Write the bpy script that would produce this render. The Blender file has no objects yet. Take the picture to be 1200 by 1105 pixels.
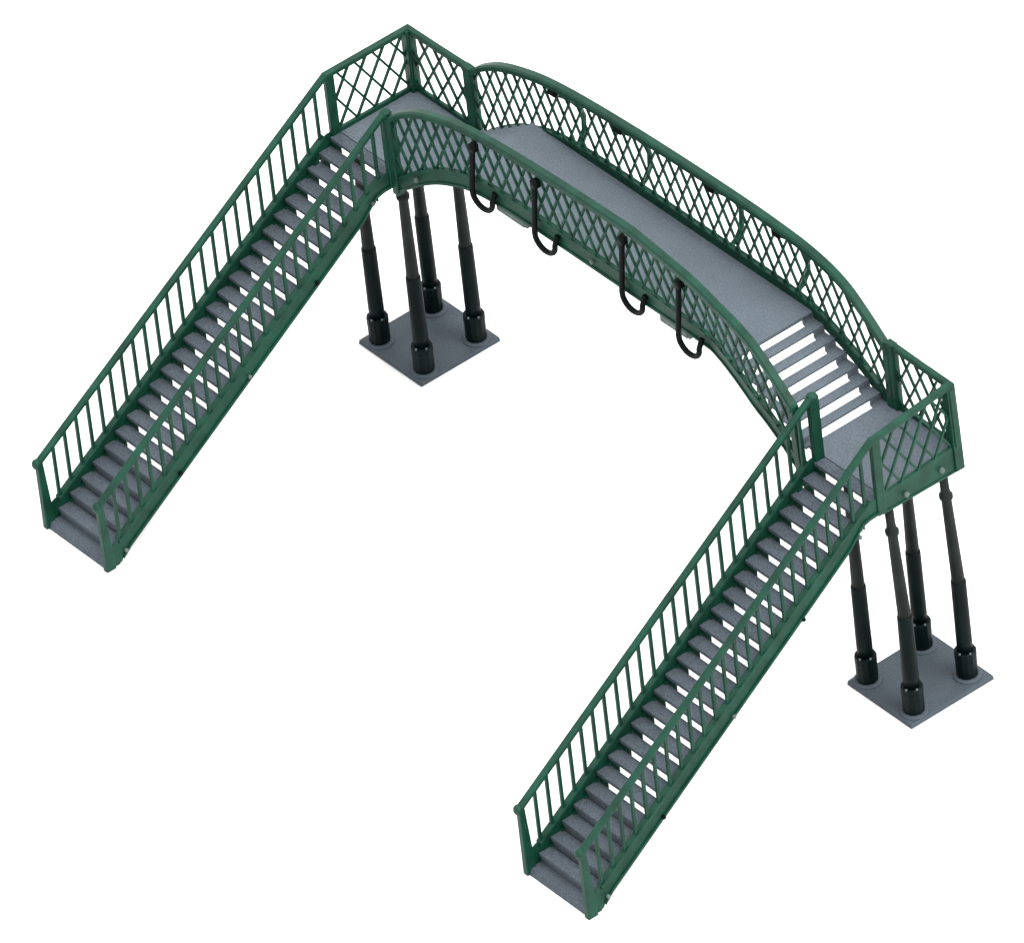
import bpy, math, random
from mathutils import Vector, Matrix
random.seed(7)
scene = bpy.context.scene
col = scene.collection
scene.unit_settings.scale_length = 0.01          # one unit is one centimetre: this is a small model

# ------------------------------------------------------------------ materials
def plastic(name, base, rough=0.5, spec=0.3, var=0.25, grain=0.0, bump=0.15, scale=3.0):
    m = bpy.data.materials.new(name); m.use_nodes = True
    nt = m.node_tree; N = nt.nodes; Lk = nt.links
    b = N['Principled BSDF']
    tc = N.new('ShaderNodeTexCoord')
    n1 = N.new('ShaderNodeTexNoise'); n1.inputs['Scale'].default_value = scale; n1.inputs['Detail'].default_value = 5
    n2 = N.new('ShaderNodeTexNoise'); n2.inputs['Scale'].default_value = 20; n2.inputs['Detail'].default_value = 3
    Lk.new(tc.outputs['Object'], n1.inputs['Vector']); Lk.new(tc.outputs['Object'], n2.inputs['Vector'])
    r1 = N.new('ShaderNodeMapRange'); r1.inputs['From Min'].default_value = .3; r1.inputs['From Max'].default_value = .7
    r1.inputs['To Min'].default_value = 1 - var; r1.inputs['To Max'].default_value = 1 + var
    Lk.new(n1.outputs['Fac'], r1.inputs['Value'])
    r2 = N.new('ShaderNodeMapRange'); r2.inputs['From Min'].default_value = .3; r2.inputs['From Max'].default_value = .7
    r2.inputs['To Min'].default_value = 1 - grain; r2.inputs['To Max'].default_value = 1 + grain
    Lk.new(n2.outputs['Fac'], r2.inputs['Value'])
    mu = N.new('ShaderNodeMath'); mu.operation = 'MULTIPLY'
    Lk.new(r1.outputs[0], mu.inputs[0]); Lk.new(r2.outputs[0], mu.inputs[1])
    mix = N.new('ShaderNodeVectorMath'); mix.operation = 'SCALE'
    mix.inputs[0].default_value = base
    Lk.new(mu.outputs[0], mix.inputs['Scale'])
    Lk.new(mix.outputs[0], b.inputs['Base Color'])
    b.inputs['Roughness'].default_value = rough
    b.inputs['Specular IOR Level'].default_value = spec
    bp = N.new('ShaderNodeBump'); bp.inputs['Strength'].default_value = bump; bp.inputs['Distance'].default_value = .03
    Lk.new(n2.outputs['Fac'], bp.inputs['Height']); Lk.new(bp.outputs[0], b.inputs['Normal'])
    return m

GREEN = plastic('green_moulded_plastic', (.0030, .0300, .0182), .46, .15, .34, .12, .12, 1.6)
GREY = plastic('grey_moulded_plastic', (.077, .094, .111), .7, .12, .07, .22, .5, .8)
TREAD = plastic('grey_tread_plastic', (.053, .065, .078), .7, .12, .12, .34, .5, .9)
PLATE = plastic('grey_base_plastic', (.041, .052, .063), .6, .14, .10, .18, .4, .9)
DARK = plastic('dark_column_plastic', (.0014, .0042, .0044), .42, .06, .3, .1, .1, 2)
SMOKE = plastic('dark_grey_upper_plastic', (.0095, .0125, .0112), .55, .08, .3, .15, .15, 2)
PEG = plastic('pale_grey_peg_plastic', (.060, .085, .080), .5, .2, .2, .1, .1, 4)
BLACK = plastic('black_hook_plastic', (.0022, .0036, .0036), .45, .05, .3, .1, .1, 3)
PAPER = plastic('white_paper', (.7, .7, .7), .9, .0, .0, .004, .0, 1)

# ------------------------------------------------------------------ mesh collector
class MB:
    def __init__(s): s.v = []; s.f = []
    def hexa(s, c):                                   # 8 corners: bottom ring, top ring
        n = len(s.v); s.v += [tuple(p) for p in c]
        for q in ((0,3,2,1),(4,5,6,7),(0,1,5,4),(1,2,6,5),(2,3,7,6),(3,0,4,7)): s.f.append([n+i for i in q])
    def box(s, x0, x1, y0, y1, z0, z1):
        s.hexa([(x0,y0,z0),(x1,y0,z0),(x1,y1,z0),(x0,y1,z0),(x0,y0,z1),(x1,y0,z1),(x1,y1,z1),(x0,y1,z1)])
    def bar(s, a, b, side, hs, hn):                   # straight bar, rectangular section
        a = Vector(a); b = Vector(b); d = (b-a).normalized(); side = Vector(side).normalized()
        n = d.cross(side).normalized(); side = n.cross(d).normalized()
        s.hexa([a-side*hs-n*hn, a+side*hs-n*hn, a+side*hs+n*hn, a-side*hs+n*hn, b-side*hs-n*hn, b+side*hs-n*hn, b+side*hs+n*hn, b-side*hs+n*hn])
    def sweep(s, pts, sides, prof):                   # profile = (across, vertical) offsets, mitred by a vertical section
        k = len(prof); base = len(s.v)
        for p, sd in zip(pts, sides):
            p = Vector(p); sd = Vector(sd)
            for (a, h) in prof: s.v.append(tuple(p + sd*a + Vector((0,0,h))))
        for i in range(len(pts)-1):
            for j in range(k):
                a = base+i*k+j; b = base+i*k+(j+1) % k
                s.f.append([a, b, b+k, a+k])
        s.f.append([base+j for j in range(k)][::-1]); s.f.append([base+(len(pts)-1)*k+j for j in range(k)])
    def strip(s, cols, y0, y1):                       # wall between lower and upper curve: cols=(x, zlo, zhi, dylo, dyhi)
        base = len(s.v)
        for (x, zl, zh, dl, dh) in cols:
            s.v += [(x, y0+dl, zl), (x, y1+dl, zl), (x, y1+dh, zh), (x, y0+dh, zh)]
        for i in range(len(cols)-1):
            for j in range(4):
                a = base+i*4+j; b = base+i*4+(j+1) % 4
                s.f.append([a, a+4, b+4, b])
        s.f.append([base, base+1, base+2, base+3]); e = base+(len(cols)-1)*4; s.f.append([e+3, e+2, e+1, e])
    def lathe(s, cx, cy, prof, n=28):
        base = len(s.v); k = len(prof)
        for i in range(n):
            t = 2*math.pi*i/n
            for (r, z) in prof: s.v.append((cx+r*math.cos(t), cy+r*math.sin(t), z))
        for i in range(n):
            i2 = (i+1) % n
            for j in range(k-1):
                s.f.append([base+i*k+j, base+i2*k+j, base+i2*k+j+1, base+i*k+j+1])
        s.f.append([base+i*k for i in range(n)][::-1]); s.f.append([base+i*k+k-1 for i in range(n)])
    def tube(s, pts, r, n=10):
        pts = [Vector(p) for p in pts]; base = len(s.v)
        up = Vector((0.13, .97, .2)).normalized()
        for i, p in enumerate(pts):
            d = (pts[min(i+1, len(pts)-1)]-pts[max(i-1, 0)]).normalized()
            a = d.cross(up).normalized(); b = d.cross(a).normalized()
            for j in range(n):
                t = 2*math.pi*j/n; s.v.append(tuple(p+a*r*math.cos(t)+b*r*math.sin(t)))
        for i in range(len(pts)-1):
            for j in range(n):
                a = base+i*n+j; b = base+i*n+(j+1) % n
                s.f.append([a, b, b+n, a+n])
        s.f.append([base+j for j in range(n)][::-1]); s.f.append([base+(len(pts)-1)*n+j for j in range(n)])
    def build(s, name, mat, parent=None, bevel=0.018, smooth=False, label=None):
        me = bpy.data.meshes.new(name); me.from_pydata(s.v, [], s.f); me.update()
        import bmesh
        bm = bmesh.new(); bm.from_mesh(me); bmesh.ops.recalc_face_normals(bm, faces=bm.faces); bm.to_mesh(me); bm.free()
        me.materials.append(mat)
        o = bpy.data.objects.new(name, me); col.objects.link(o)
        if smooth:
            for p in me.polygons: p.use_smooth = len(p.vertices) <= 4
        if bevel:
            b = o.modifiers.new('bevel', 'BEVEL'); b.width = bevel; b.segments = 2; b.limit_method = 'ANGLE'; b.angle_limit = math.radians(35)
        if parent: o.parent = parent
        if label: o['label'] = label
        return o

def lerp(a, b, t): return a+(b-a)*t
def interp(x, xs, ys):
    if x <= xs[0]: return ys[0]
    for i in range(1, len(xs)):
        if x <= xs[i]: return lerp(ys[i-1], ys[i], (x-xs[i-1])/(xs[i]-xs[i-1]))
    return ys[-1]
def smoothcurve(xs, ys):                              # Catmull-Rom style sampled curve
    def f(x):
        if x <= xs[0]: return ys[0]+(x-xs[0])*(ys[1]-ys[0])/(xs[1]-xs[0])
        if x >= xs[-1]: return ys[-1]+(x-xs[-1])*(ys[-1]-ys[-2])/(xs[-1]-xs[-2])
        i = max(j for j in range(len(xs)-1) if xs[j] <= x)
        h = xs[i+1]-xs[i]; t = (x-xs[i])/h
        def sl(j):
            a = max(j-1, 0); b = min(j+1, len(xs)-1); return (ys[b]-ys[a])/(xs[b]-xs[a])
        m0, m1 = sl(i)*h, sl(i+1)*h
        return (2*t**3-3*t*t+1)*ys[i]+(t**3-2*t*t+t)*m0+(-2*t**3+3*t*t)*ys[i+1]+(t**3-t*t)*m1
    return f

RAIL = [(-.11,-.175),(.11,-.175),(.11,-.045),(.075,0),(-.075,0),(-.11,-.045)]      # hand rail section

# ------------------------------------------------------------------ dimensions
W, L, D = 2.80, 24.76, 3.05
Y0, PITCH, NST = -11.80, .4632, 25
HL, HR = 8.02, 8.22                                    # the moulding sits very slightly twisted

bridge = bpy.data.objects.new('footbridge', None); col.objects.link(bridge)
bridge.location = (0, 0, 0)
bridge['label'] = 'green and grey model footbridge with two long stair flights and an arched lattice span'
bridge['category'] = 'model bridge'

# ------------------------------------------------------------------ staircases
def staircase(xo, xi, H, label, outer_right):
    """xo(y), xi(y): the x of the two railing planes (lower x, higher x); H landing height"""
    z0 = .20; rise = (H-z0)/NST
    nose = lambda y: z0+rise*(y-Y0)/PITCH
    s = MB()
    for side in (0, 1):
        X = (lambda y: xo(y)) if side == 0 else (lambda y: xi(y))
        sg = 1 if side == 0 else -1                    # inward direction
        def prism(poly, a, b):                         # polygon in (y,z) between x offsets a and b
            base = len(s.v); n = len(poly)
            for (y, z) in poly: s.v.append((X(y)+a, y, z))
            for (y, z) in poly: s.v.append((X(y)+b, y, z))
            for j in range(n): s.f.append([base+j, base+(j+1) % n, base+n+(j+1) % n, base+n+j])
            s.f.append([base+j for j in range(n)]); s.f.append([base+n+j for j in range(n)][::-1])
        yb = Y0-.02
        bot = lambda y: nose(y)-.36
        web = [(yb, 0), (-11.35, 0)] + [(y, bot(y)) for y in (-10.9, -8, -5, -2.4, -1.3)] + \
              [(-.75, H-.52), (-.45, H-.45), (0, H-.44), (.0, H+.14), (-.3, H+.14)] + [(y, nose(y)+.30) for y in (-.6, -3, -6, -9, -11.1)] + [(-11.45, nose(-11.45)+.40), (-11.62, .74), (yb, .74)]
        prism(web, sg*.02, sg*.065)
        # top and bottom flanges standing proud on both sides of the web
        tp = [(yy, nose(yy)+.35) for yy in (-11.3, -9, -6, -3, -.45)]
        s.sweep([(X(y)+sg*.07, y, z) for y, z in tp], [(1,0,0)]*len(tp), [(-.115,-.11),(.115,-.11),(.115,0),(-.115,0)])
        tp = [(yy, nose(yy)+.22) for yy in (-11.1, -9, -6, -3, -.45)]
        s.sweep([(X(y)+sg*.07, y, z) for y, z in tp], [(1,0,0)]*len(tp), [(-.085,-.05),(.085,-.05),(.085,0),(-.085,0)])
        bp = [(-11.2, .27)] + [(yy, bot(yy)+.11) for yy in (-10.9, -8, -5, -2.4, -1.3)] + [(-.75, H-.42), (-.45, H-.345), (-.05, H-.335)]
        s.sweep([(X(y)+sg*.07, y, z) for y, z in bp], [(1,0,0)]*len(bp), [(-.11,-.11),(.11,-.11),(.11,0),(-.11,0)])
    for k in range(6, NST+1):                          # green tabs of the stringers that carry each tread
        y = Y0+PITCH*k; z = z0+rise*k; a0, a1 = xo(y)+.06, xi(y)-.06; wd = a1-a0
        s.box(a0, a0+wd*.17, y+.02, y+.07, z-rise-.10, z-.128)
        s.box(a1-wd*.17, a1, y+.02, y+.07, z-rise-.10, z-.128)
    st = s.build('staircase', GREEN, bridge, .015, label=label)
    # treads: each is its own plank, with the closed end blocks of the risers beneath its back edge
    for k in range(NST+1):
        y = Y0+PITCH*k; z = z0+rise*k
        a0, a1 = xo(y)+.085, xi(y)-.085; wd = a1-a0
        m = MB()
        dep = .455 if k < NST else .36
        if k == 0:
            m.hexa([(a0,y,.0),(a1,y,.0),(a1,y+.6,.0),(a0,y+.6,.0),(a0,y+.10,z),(a1,y+.10,z),(a1,y+.6,z),(a0,y+.6,z)])
        else:
            m.box(a0, a1, y-.01, y+dep, z-.125, z)
            if k < 6:                                  # the lowest risers are closed by a recessed board
                m.box(a0, a1, y+.03, y+.06, max(.01, z-rise-.16), z-.08)
            else:
                pass
        m.build('tread', TREAD, st, .012)
    # hand rails
    rh = 2.36
    for side in (0, 1):
        X = xo if side == 0 else xi
        sg = 1 if side == 0 else -1
        cx = lambda y: X(y)+sg*.05
        zt = lambda y: min(H+2.29, nose(y)+2.24 + .10*min(1, max(0, (-y)/11.8)))
        far = (side == 0) != outer_right               # which flight side continues round the landing
        ys = (-11.85, -8, -4, -.14, .0)
        m = MB(); m.sweep([(cx(y), y, zt(y)) for y in ys], [(1,0,0)]*5, RAIL)
        m.lathe(cx(-11.86), -11.86, [(.0,zt(-11.86)-.24),(.10,zt(-11.86)-.22),(.145,zt(-11.86)-.10),(.13,zt(-11.86)+.0),(.08,zt(-11.86)+.07),(.0,zt(-11.86)+.09)], 14)
        m.build('handrail', GREEN, st, .02)
        for j in range(24):
            y = -11.22+PITCH*j
            m = MB(); m.bar((cx(y), y, nose(y)+.31), (cx(y), y, zt(y)-.12), (1,0,0), .046, .050)
            m.build('baluster', GREEN, st, .014)
        m = MB()
        y = -11.82
        m.hexa([(cx(y)-.10,y-.05,0),(cx(y)+.10,y-.05,0),(cx(y)+.10,y+.30,0),(cx(y)-.10,y+.30,0),
                (cx(y)-.085,y-.06,zt(y)-.1),(cx(y)+.085,y-.06,zt(y)-.1),(cx(y)+.085,y+.14,zt(y)-.02),(cx(y)-.085,y+.14,zt(y)-.02)])
        m.build('newel_post', GREEN, st, .025)
    # moulding pegs on the outer faces
    for side in (0, 1):
        X = xo if side == 0 else xi
        sg = -1 if side == 0 else 1
        for (y, zz, mt) in ((-11.1, .42, PEG), (-8.85, 1.97, BLACK), (-6.0, 3.93, PEG), (-3.2, 5.80, BLACK), (-.9, 7.42, PEG)):
            m = MB(); m.lathe(0, 0, [(.0,-.09),(.075,-.09),(.085,0),(.075,.055),(.045,.075),(0,.08)], 12)
            M = Matrix.Translation((X(y)+sg*.03, y, zz)) @ Matrix.Scale(.8, 4) @ Matrix.Rotation(sg*math.pi/2, 4, 'Y')
            m.v = [tuple(M @ Vector(p)) for p in m.v]
            m.build('peg', mt, st, 0, True)
    return st

tl = lambda y: min(1, max(0, -y/11.8))
flight_l = staircase(lambda y: lerp(0, -.14, tl(y)), lambda y: lerp(W, W+.02, tl(y)), HL, 'staircase of grey treads on the side that shows smallest, further left', False)
flight_r = staircase(lambda y: lerp(L-W+.02, L-W+.10, tl(y)), lambda y: lerp(L, L+.14, tl(y)), HR, 'staircase of grey treads nearest to the viewer, further right', True)

# ------------------------------------------------------------------ lattice
def lattice(m, u0, u1, zlo, zhi, hx, hz, place, off=0.0, hw=.034, hd=.035):
    """two families of bars with slope hz/hx, clipped between zlo(u) and zhi(u)"""
    for fam in (1, -1):
        P = 2*hx; off = off % P
        n0 = int((u0-8*hx-(u1-u0))/P)-2; n1 = int((u1+8*hx+(u1-u0))/P)+2
        for i in range(n0, n1):
            c = i*P+off
            # line u = c + fam*(z-zr)*hx/hz
            zr = zlo.ref
            runs = []; cur = None
            N = 240
            for q in range(N+1):
                z = lerp(zlo.mn-.2, zhi.mx+.2, q/N)
                u = c+fam*(z-zr)*hx/hz
                ok = u0 <= u <= u1 and zlo(u)-.06 <= z <= zhi(u)+.03
                if ok:
                    if cur is None: cur = [z, z]
                    cur[1] = z
                elif cur: runs.append(cur); cur = None
            if cur: runs.append(cur)
            for (za, zb) in runs:
                if zb-za < .06: continue
                seg = 3
                for k in range(seg):
                    z1 = lerp(za, zb, k/seg); z2 = lerp(za, zb, (k+1)/seg)
                    e = .012 if k < seg-1 else 0
                    p1 = place(c+fam*(z1-zr)*hx/hz, z1, .014*fam); p2 = place(c+fam*(z2+e-zr)*hx/hz, z2+e, .014*fam)
                    m.bar(p1, p2, place.side, hd, hw)
class Fn:
    def __init__(s, f, ref=0, mn=0, mx=0): s.f = f; s.ref = ref; s.mn = mn; s.mx = mx
    def __call__(s, u): return s.f(u)
class Place:
    def __init__(s, f, side): s.f = f; s.side = side
    def __call__(s, u, z, o): return s.f(u, z, o)

# ------------------------------------------------------------------ landings
def landing(x0, x1, H, xout, label, sl, d=D):
    """xout: x of the outer side (with lattice); the back lattice runs along y = d"""
    inner = x1 if xout == x0 else x0
    sg = 1 if xout == x0 else -1                      # towards the bridge middle
    m = MB(); m.box(*sl, .165, d-.08, H-.14, H)
    ld = m.build('landing', GREY, bridge, .012, label=label)
    zt = H+2.29
    # rails + skirts
    m = MB()
    m.box(min(xout+sg*.0, xout+sg*.12), max(xout+sg*.0, xout+sg*.12), .0, d+.02, H-.42, H+.14)         # outer skirt
    m.box(min(xout-sg*.03, xout+sg*.0), max(xout-sg*.03, xout+sg*.0), .0, d+.05, H-.42, H-.34)
    m.build('skirt', GREEN, ld, .018)
    m = MB()
    m.box(min(xout+sg*.12, inner), max(xout+sg*.12, inner), d-.10, d+.02, H-.42, H+.14)
    m.build('skirt', GREEN, ld, .018)
    m = MB()
    m.box(min(xout+sg*.12, inner-sg*.0), max(xout+sg*.12, inner), .0, .10, H-.42, H-.19)
    m.build('cross_beam', GREY, ld, .012)
    xc = xout+sg*.05; yc = d-.04
    m = MB()
    rs = [(xc,-.02,zt),(xc,1.2,zt),(xc,yc,zt),(lerp(xc,inner,.5),yc,zt+.02),(inner-sg*.02,yc,zt+.06)]
    m.sweep(rs, [(1,0,0),(1,0,0),(1,sg*-1.0,0),(0,-sg,0),(0,-sg,0)], RAIL)
    m.build('handrail', GREEN, ld, .02)
    # outer side lattice panel
    m = MB()
    lo = Fn(lambda u: H+.13, H+.13, H+.1, H+.2); hi = Fn(lambda u: zt-.18, 0, 0, zt-.1)
    lattice(m, .16, yc-.14, lo, hi, .335, .54, Place(lambda u, z, o: (xc+o, u, z), (1,0,0)), off=.18, hw=.036)
    m.build('lattice_panel', GREEN, ld, 0)
    m = MB()
    lo = Fn(lambda u: H+.13, H+.13, H+.1, H+.2); hi = Fn(lambda u: zt-.16, 0, 0, zt-.1)
    a, b = sorted((xc+sg*.14, inner-sg*.06))
    lattice(m, a, b, lo, hi, .34, .54, Place(lambda u, z, o: (u, yc+o, z), (0,1,0)), off=a+.26, hw=.036)
    m.build('lattice_panel', GREEN, ld, 0)
    # posts
    for (px, py, wx, wy, zz) in ((xc, .0, .085, .16, zt-.1), (xc+sg*.04, yc-.04, .16, .17, zt-.05), (inner, yc-.02, .17, .13, zt+.06)):
        m = MB(); m.box(px-wx, px+wx, py-wy, py+wy, H-.40, zz)
        m.box(px-wx-.03, px+wx+.03, py-wy*.6, py+wy*.6, H+.1, zz-.12) if wy > .1 and wx > .1 else None
        m.build('post', GREEN, ld, .03)
    for yy in (.85, 2.25):
        q = MB(); q.lathe(0, 0, [(.0,-.09),(.095,-.09),(.105,0),(.095,.06),(.05,.085),(0,.09)], 14)
        M = Matrix.Translation((xout-sg*.03, yy, H-.2)) @ Matrix.Scale(.9, 4) @ Matrix.Rotation(-sg*math.pi/2, 4, 'Y')
        q.v = [tuple(M @ Vector(p)) for p in q.v]; q.build('peg', PEG, ld, 0, True)
    return ld
land_l = landing(0, W+.12, HL, 0, 'landing with lattice sides at the far end of the span', (.10, 3.20))
land_r = landing(L-W-.08, L, HR, L, 'landing with lattice sides at the near end of the span', (21.40, L-.10), D+.06)
for o in [land_r]+list(land_r.children):               # the moulded landing is not quite square: its outer side turns in a little
    for v in o.data.vertices:
        k = min(1, max(0, (v.co.x-22.1)/2.6)); yy = max(0, v.co.y)
        z = v.co.z
        if z < 7.95 and o.name.split('.')[0] in ('skirt', 'post') and v.co.x > 22.4: v.co.z -= (.10+.085*yy)*k
        v.co.x -= (.065+.04*(z-7.6)/2.9)*yy*k
    if o.name.startswith('peg'):
        o.location = (0, .08, -.15)
# inner newel posts at the top of both flights
for (x, y, H, st, z1) in ((W-.05, -.02, HL, flight_l, 2.24), (L-W+.07, -.02, HR, flight_r, 2.26)):
    m = MB(); m.box(x-.10, x+.10, y-.17, y+.17, H-.42, H+z1)
    m.lathe(x, y, [(0,H+z1-.2),(.17,H+z1-.14),(.17,H+z1+.02),(.12,H+z1+.08),(0,H+z1+.09)], 16)
    m.build('newel_post', GREEN, st, .025)

# ------------------------------------------------------------------ span
A1, A2, HD = 5.80, 18.45, 9.85
m = MB(); m.box(A1, A2, .03, D-.08, HD-.13, HD)
span = m.build('span_deck', GREY, bridge, .01, label='flat grey walkway deck of the arched span')
def steps(xs, xe, zs, ze):
    n = 7; dx = (xe-xs)/n; dz = (ze-zs)/n; sg = 1 if dx > 0 else -1
    for k in range(1, n):
        z = zs+dz*k; a = xs+dx*(k-1); b = xs+dx*k
        m = MB()
        gap = .13*sg
        m.box(min(a+gap, b), max(a+gap, b), .05, D-.09, z-.085, z)
        m.box(min(a, a+gap), max(a, a+gap), .05, .34, z-.085, z+.0)
        m.box(min(a, a+gap), max(a, a+gap), D-.46, D-.09, z-.085, z+.0)
        e = -.03*sg
        m.box(min(a, a-.06*sg), max(a, a-.06*sg), .06, .33, z-.08, z-dz-.08)
        m.box(min(a, a-.06*sg), max(a, a-.06*sg), D-.45, D-.06, z-.08, z-dz-.08)
        m.build('step', GREY, span, .01)
    a = xs+dx*(n-1)
    for (ya, yb) in ((.05, .34), (D-.46, D-.06)):
        m = MB()
        m.box(min(a, a-.06*sg), max(a, a-.06*sg), ya, yb, ze-.08, ze-dz-.08)
        m.box(min(a-.01*sg, a+.125*sg), max(a-.01*sg, a+.125*sg), ya+.003, yb-.003, ze-.10, ze)
        m.build('riser_block', GREY, span, .01)
steps(A2, 21.74, HD, HR); steps(A1, W+.12, HD, HL)
for (a, b) in ((7.70, 8.95), (15.1, 16.3)):
    m = MB(); m.box(a, b, .02, D-.1, 9.33, HD-.135); m.box(a+.02, b-.02, .14, D-.2, 9.22, 9.335)
    m.build('cross_beam', PEG, span, .02)

# ------------------------------------------------------------------ arched parapets
topx = [2.86,3.25,3.70,4.35,5.2,6.5,8.1,10.4,12.4,14.3,16,17.2,18.3,19.3,20.1,20.7,21.2,21.7,22.1]
topz = [10.12,10.50,10.83,11.2,11.52,11.86,12.07,12.22,12.29,12.32,12.32,12.28,12.20,12.01,11.70,11.28,10.86,10.42,10.05]
botx = [2.8,3.5,4.3,5.05,5.8,6.6,7.8,9.5,12.4,16,17.2,18.0,18.7,19.5,20.1,20.7,21.5,22.1]
botz = [7.30,7.83,8.42,8.88,9.22,9.50,9.68,9.74,9.75,9.75,9.73,9.66,9.50,9.20,8.92,8.56,7.92,7.4]
ztop = smoothcurve(topx, topz); zbot = smoothcurve(botx, botz)
leanx = [0,14.3,15.9,17.2,18.6,19.6,22.5]; leant = [0,-.03,-.17,-.27,-.44,-.48,-.52]
leanbx = [0,17.6,18.7,19.8,22.5]; leanb = [0,-.02,-.2,-.36,-.42]
def parapet(yc, front):
    x0, x1 = 2.95, 21.75
    def lean(x, z):
        if not front: return 0
        lt, lb = interp(x, leanx, leant), interp(x, leanbx, leanb)
        f = (z-zbot(x))/(ztop(x)-zbot(x)); return lb+(lt-lb)*f
    fh = (lambda x: .58) if front else (lambda x: interp(x, [5.2, 6.2, 17.6, 19, 22], [.46, .44, .44, .50, .50]))
    def fasc(m, y0, y1, lo, hi, n=72, xa=x0, xb=x1):
        cols = []
        for i in range(n+1):
            x = lerp(xa, xb, i/n)
            zl = zbot(x)+(fh(x)-.11 if lo is None else lo); zh = zbot(x)+(.09 if hi is None else fh(x)+hi)
            cols.append((x, zl, zh, lean(x, zl), lean(x, zh)))
        m.strip(cols, yc+y0, yc+y1)
    o = -1 if front else 1                             # outward
    m = MB()
    fasc(m, -.045, .045, 0, -.02)
    p1, p2 = sorted((o*.045, o*.085)); fasc(m, p1, p2, 0, None); fasc(m, p1, p2, None, 0)
    p1, p2 = sorted((-o*.045, -o*.08)); fasc(m, p1, p2, None, -.01)
    pa = m.build('arch_parapet', GREEN, bridge, .0, label='arched lattice parapet on the near side of the span, leaning out at one end' if front else 'arched lattice parapet on the far side of the span')
    # scalloped fillets where the lattice meets the fascia are moulded as small blocks
    m = MB(); n = 90
    pts = [(lerp(x0-.08, x1+.05, i/n)) for i in range(n+1)]
    m.sweep([(x, yc+lean(x, ztop(x)), ztop(x)) for x in pts], [(0,1,0)]*len(pts), [(-.14,-.22),(.14,-.22),(.15,-.06),(.10,0),(-.10,0),(-.15,-.06)])
    m.build('handrail', GREEN, pa, .0, False)
    m = MB()
    lo = Fn(lambda u: zbot(u)+fh(u)-.04, 10.4, 7.8, 0); hi = Fn(lambda u: ztop(u)-.18, 0, 0, 12.2)
    lattice(m, x0+.12, x1-.12, lo, hi, .268, .53, Place(lambda u, z, oo: (u, yc+lean(u, z)+oo, z), (0,1,0)), off=.13, hw=.033 if front else .029)
    m.build('lattice_panel', GREEN, pa, 0)
    for x in (x0, x1):
        dy0 = lean(x, zbot(x)); dy1 = lean(x, ztop(x))
        zb = zbot(x)-.03; zt = ztop(x)-.05
        m = MB(); a, b = x-.13, x+.13
        m.hexa([(a,yc+dy0-.13,zb),(b,yc+dy0-.13,zb),(b,yc+dy0+.13,zb),(a,yc+dy0+.13,zb),(a,yc+dy1-.13,zt),(b,yc+dy1-.13,zt),(b,yc+dy1+.13,zt),(a,yc+dy1+.13,zt)])
        m.build('end_post', GREEN, pa, .03)
    if front:
        for x in (4.05, 12.3):
            q = MB(); q.lathe(0, 0, [(.0,-.09),(.07,-.09),(.08,0),(.07,.05),(.04,.07),(0,.075)], 12)
            M = Matrix.Translation((x, yc-.10, zbot(x)+.28)) @ Matrix.Rotation(math.pi/2, 4, 'X')
            q.v = [tuple(M @ Vector(p)) for p in q.v]; q.build('peg', PEG, pa, 0, True)
        for x in (7.20, 10.06, 14.02, 16.72):
            dy = lean(x, 11.5)
            zt = ztop(x)-.40
            y = yc-.16+dy
            P = [(x,y+.04,zt+.04)] + [(lerp(x, x-.24, t), y-.04*t, lerp(zt, 9.85, t)) for t in (.05,.3,.6,.85,1)]
            cxx, czz = x+.22, 9.78                    # the U at the foot
            for i in range(1, 12):
                t = math.pi+math.pi*i/12*1.12
                P.append((cxx+.46*math.cos(t), y-.04, czz+.41*math.sin(t)))
            P += [(x+.70, y+.02, 10.0), (x+.71, y+.08, 10.14)]
            m = MB(); m.tube(P, .088, 10)
            m.box(x-.11, x+.11, y-.10, y+.12, zt-.22, zt+.01)
            m.build('hook', BLACK, pa, 0, True)
    else:
        for x in (6.97, 10.0, 14.15, 17.1):
            zt = ztop(x)-.22
            P = []
            ctrl = [(0,-.12),(.22,-.32),(.5,-.62),(.76,-1.0),(.88,-1.4),(.84,-1.9),(.62,-2.25),(.25,-2.45),(-.05,-2.5)]
            for (a, b) in ctrl: P.append((x+.05, yc+.05+a, zt+b-.12))
            m = MB(); m.tube(P, .085, 8)
            m.build('curved_brace', GREEN, pa, 0, True)
            m = MB(); m.box(x-.19, x+.15, yc-.11, yc+.14, zt-.27, zt+.06)
            m.build('clip', BLACK, pa, .04)
    return pa
parapet(-.02, True)
parapet(D-.02, False)

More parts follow.
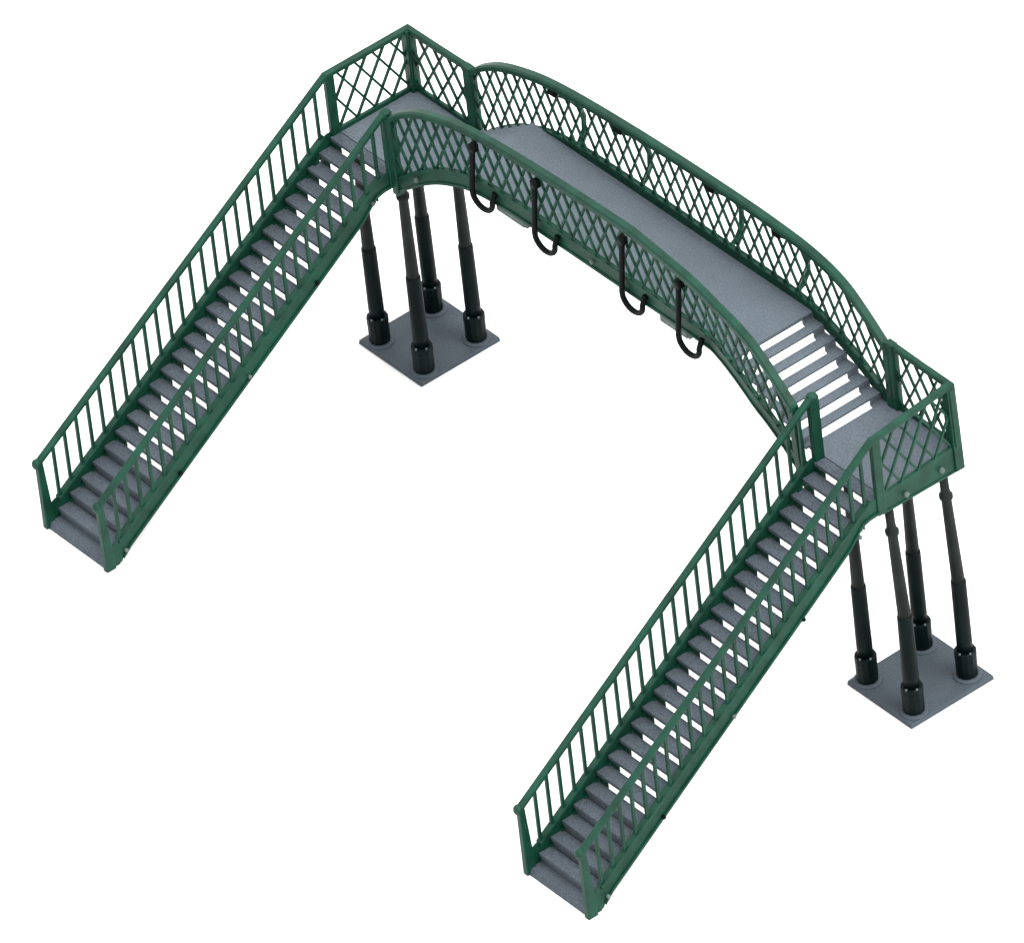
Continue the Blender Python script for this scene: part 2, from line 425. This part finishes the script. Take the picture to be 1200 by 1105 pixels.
# ------------------------------------------------------------------ supports
def support(x0, x1, y0, y1, H, cols, label):
    m = MB(); m.hexa([(x0,y0,.004),(x1,y0,.004),(x1,y1,.004),(x0,y1,.004),(x0+.02,y0+.02,.15),(x1-.02,y0+.02,.15),(x1-.02,y1-.02,.15),(x0+.02,y1-.02,.15)])
    sp = m.build('base_plate', PLATE, bridge, .015, label=label)
    for (cx, cy) in cols:
        m = MB(); m.lathe(cx, cy, [(.0,.145),(.43,.145),(.43,.17),(.40,.205),(.36,.21),(0,.21)], 32); m.build('base_ring', PLATE, sp, 0, True)
        m = MB(); m.lathe(cx, cy, [(0,.205),(.31,.205),(.32,.24),(.32,.82),(.328,.86),(.328,1.10),(.30,1.12),(.24,1.12),(0,1.12)], 12)
        m.build('socket', DARK, sp, .012)
        m = MB(); m.lathe(cx, cy, [(0,1.1),(.235,1.1),(.235,1.5),(.225,3.62),(.215,3.68),(0,3.70)], 24)
        m.build('column', DARK, sp, 0, True)
        m = MB(); m.lathe(cx, cy, [(0,3.66),(.195,3.66),(.15,6.55),(.20,6.60),(.205,6.72),(.15,6.78),(.135,6.95),(.135,H-.3),(0,H-.3)], 20)
        m.build('column_top', SMOKE, sp, 0, True)
        for t in (-1.25, -.15, 1.9, 2.9):  # pale studs stand in for the glints of light on the socket rim
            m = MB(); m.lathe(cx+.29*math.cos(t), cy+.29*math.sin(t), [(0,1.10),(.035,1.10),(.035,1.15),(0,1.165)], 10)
            m.build('highlight_stud', PEG, sp, 0, True)
    return sp
support(-.16, 2.80, .02, 3.05, HL, [(.35,.45),(2.37,.50),(2.34,2.52),(.32,2.50)], 'square grey base plate with four dark columns under the far landing')
tower_r = support(22.28, 25.14, -.03, 3.09, HR, [(22.69,.42),(24.69,.46),(24.58,2.57),(22.65,2.51)], 'square grey base plate with four dark columns under the near landing')

for o in tower_r.children:                              # the outer columns lean in a little under the landing
    if o.name.startswith('column_top'):
        for v in o.data.vertices:
            if v.co.x > 24: v.co.x -= .26*(v.co.z-3.66)/4.2
# ------------------------------------------------------------------ paper, light, camera
me = bpy.data.meshes.new('ground'); R_ = 1500
me.from_pydata([(-R_,-R_,0),(R_,-R_,0),(R_,R_,0),(-R_,R_,0)], [], [(0,1,2,3)]); me.materials.append(PAPER)
g = bpy.data.objects.new('ground', me); col.objects.link(g); g['kind'] = 'structure'; g['label'] = 'plain white paper backdrop'

w = bpy.data.worlds.new('World'); scene.world = w; w.use_nodes = True
wt = w.node_tree; bg = wt.nodes['Background']
wc = wt.nodes.new('ShaderNodeTexCoord'); wx = wt.nodes.new('ShaderNodeSeparateXYZ'); wm = wt.nodes.new('ShaderNodeMapRange')
wt.links.new(wc.outputs['Generated'], wx.inputs[0]); wt.links.new(wx.outputs['Z'], wm.inputs['Value'])
wm.inputs['From Min'].default_value = 0; wm.inputs['From Max'].default_value = 1                 # white studio dome, brighter overhead
wm.inputs['To Min'].default_value = 1.15; wm.inputs['To Max'].default_value = 3.0
bg.inputs[0].default_value = (1, 1, 1, 1); wt.links.new(wm.outputs[0], bg.inputs[1])

sd = bpy.data.lights.new('softbox_key', 'SUN'); sd.energy = 3.8; sd.angle = math.radians(38); sd.color = (1, .985, .96)
so = bpy.data.objects.new('softbox_key', sd); col.objects.link(so)
so.rotation_euler = Vector((.85, .25, 1.05)).to_track_quat('Z', 'Y').to_euler()

AZ, EL, RO = math.radians(144.94884843), math.radians(38.70792088), math.radians(-6.90987797)
f = Vector((math.cos(EL)*math.cos(AZ), math.cos(EL)*math.sin(AZ), -math.sin(EL)))
r = f.cross(Vector((0,0,1))).normalized(); u = r.cross(f)
r2 = r*math.cos(RO)+u*math.sin(RO); u2 = -r*math.sin(RO)+u*math.cos(RO)
T = Vector((12.885409, -4.1893, 5.0)); dist = 454.0099
cd = bpy.data.cameras.new('camera'); cam = bpy.data.objects.new('camera', cd); col.objects.link(cam)
cam.matrix_world = Matrix(((r2.x,u2.x,-f.x,T.x-f.x*dist),(r2.y,u2.y,-f.y,T.y-f.y*dist),(r2.z,u2.z,-f.z,T.z-f.z*dist),(0,0,0,1)))
cd.sensor_width = 36; cd.lens = 18522.573/1200*36; cd.clip_start = 10; cd.clip_end = 6000
scene.camera = cam
scene.render.engine = 'CYCLES'
scene.render.resolution_x = 1024; scene.render.resolution_y = 942
vs = scene.view_settings; vs.view_transform = 'Standard'; vs.look = 'None'; vs.exposure = 0; vs.gamma = 1; vs.use_curve_mapping = False
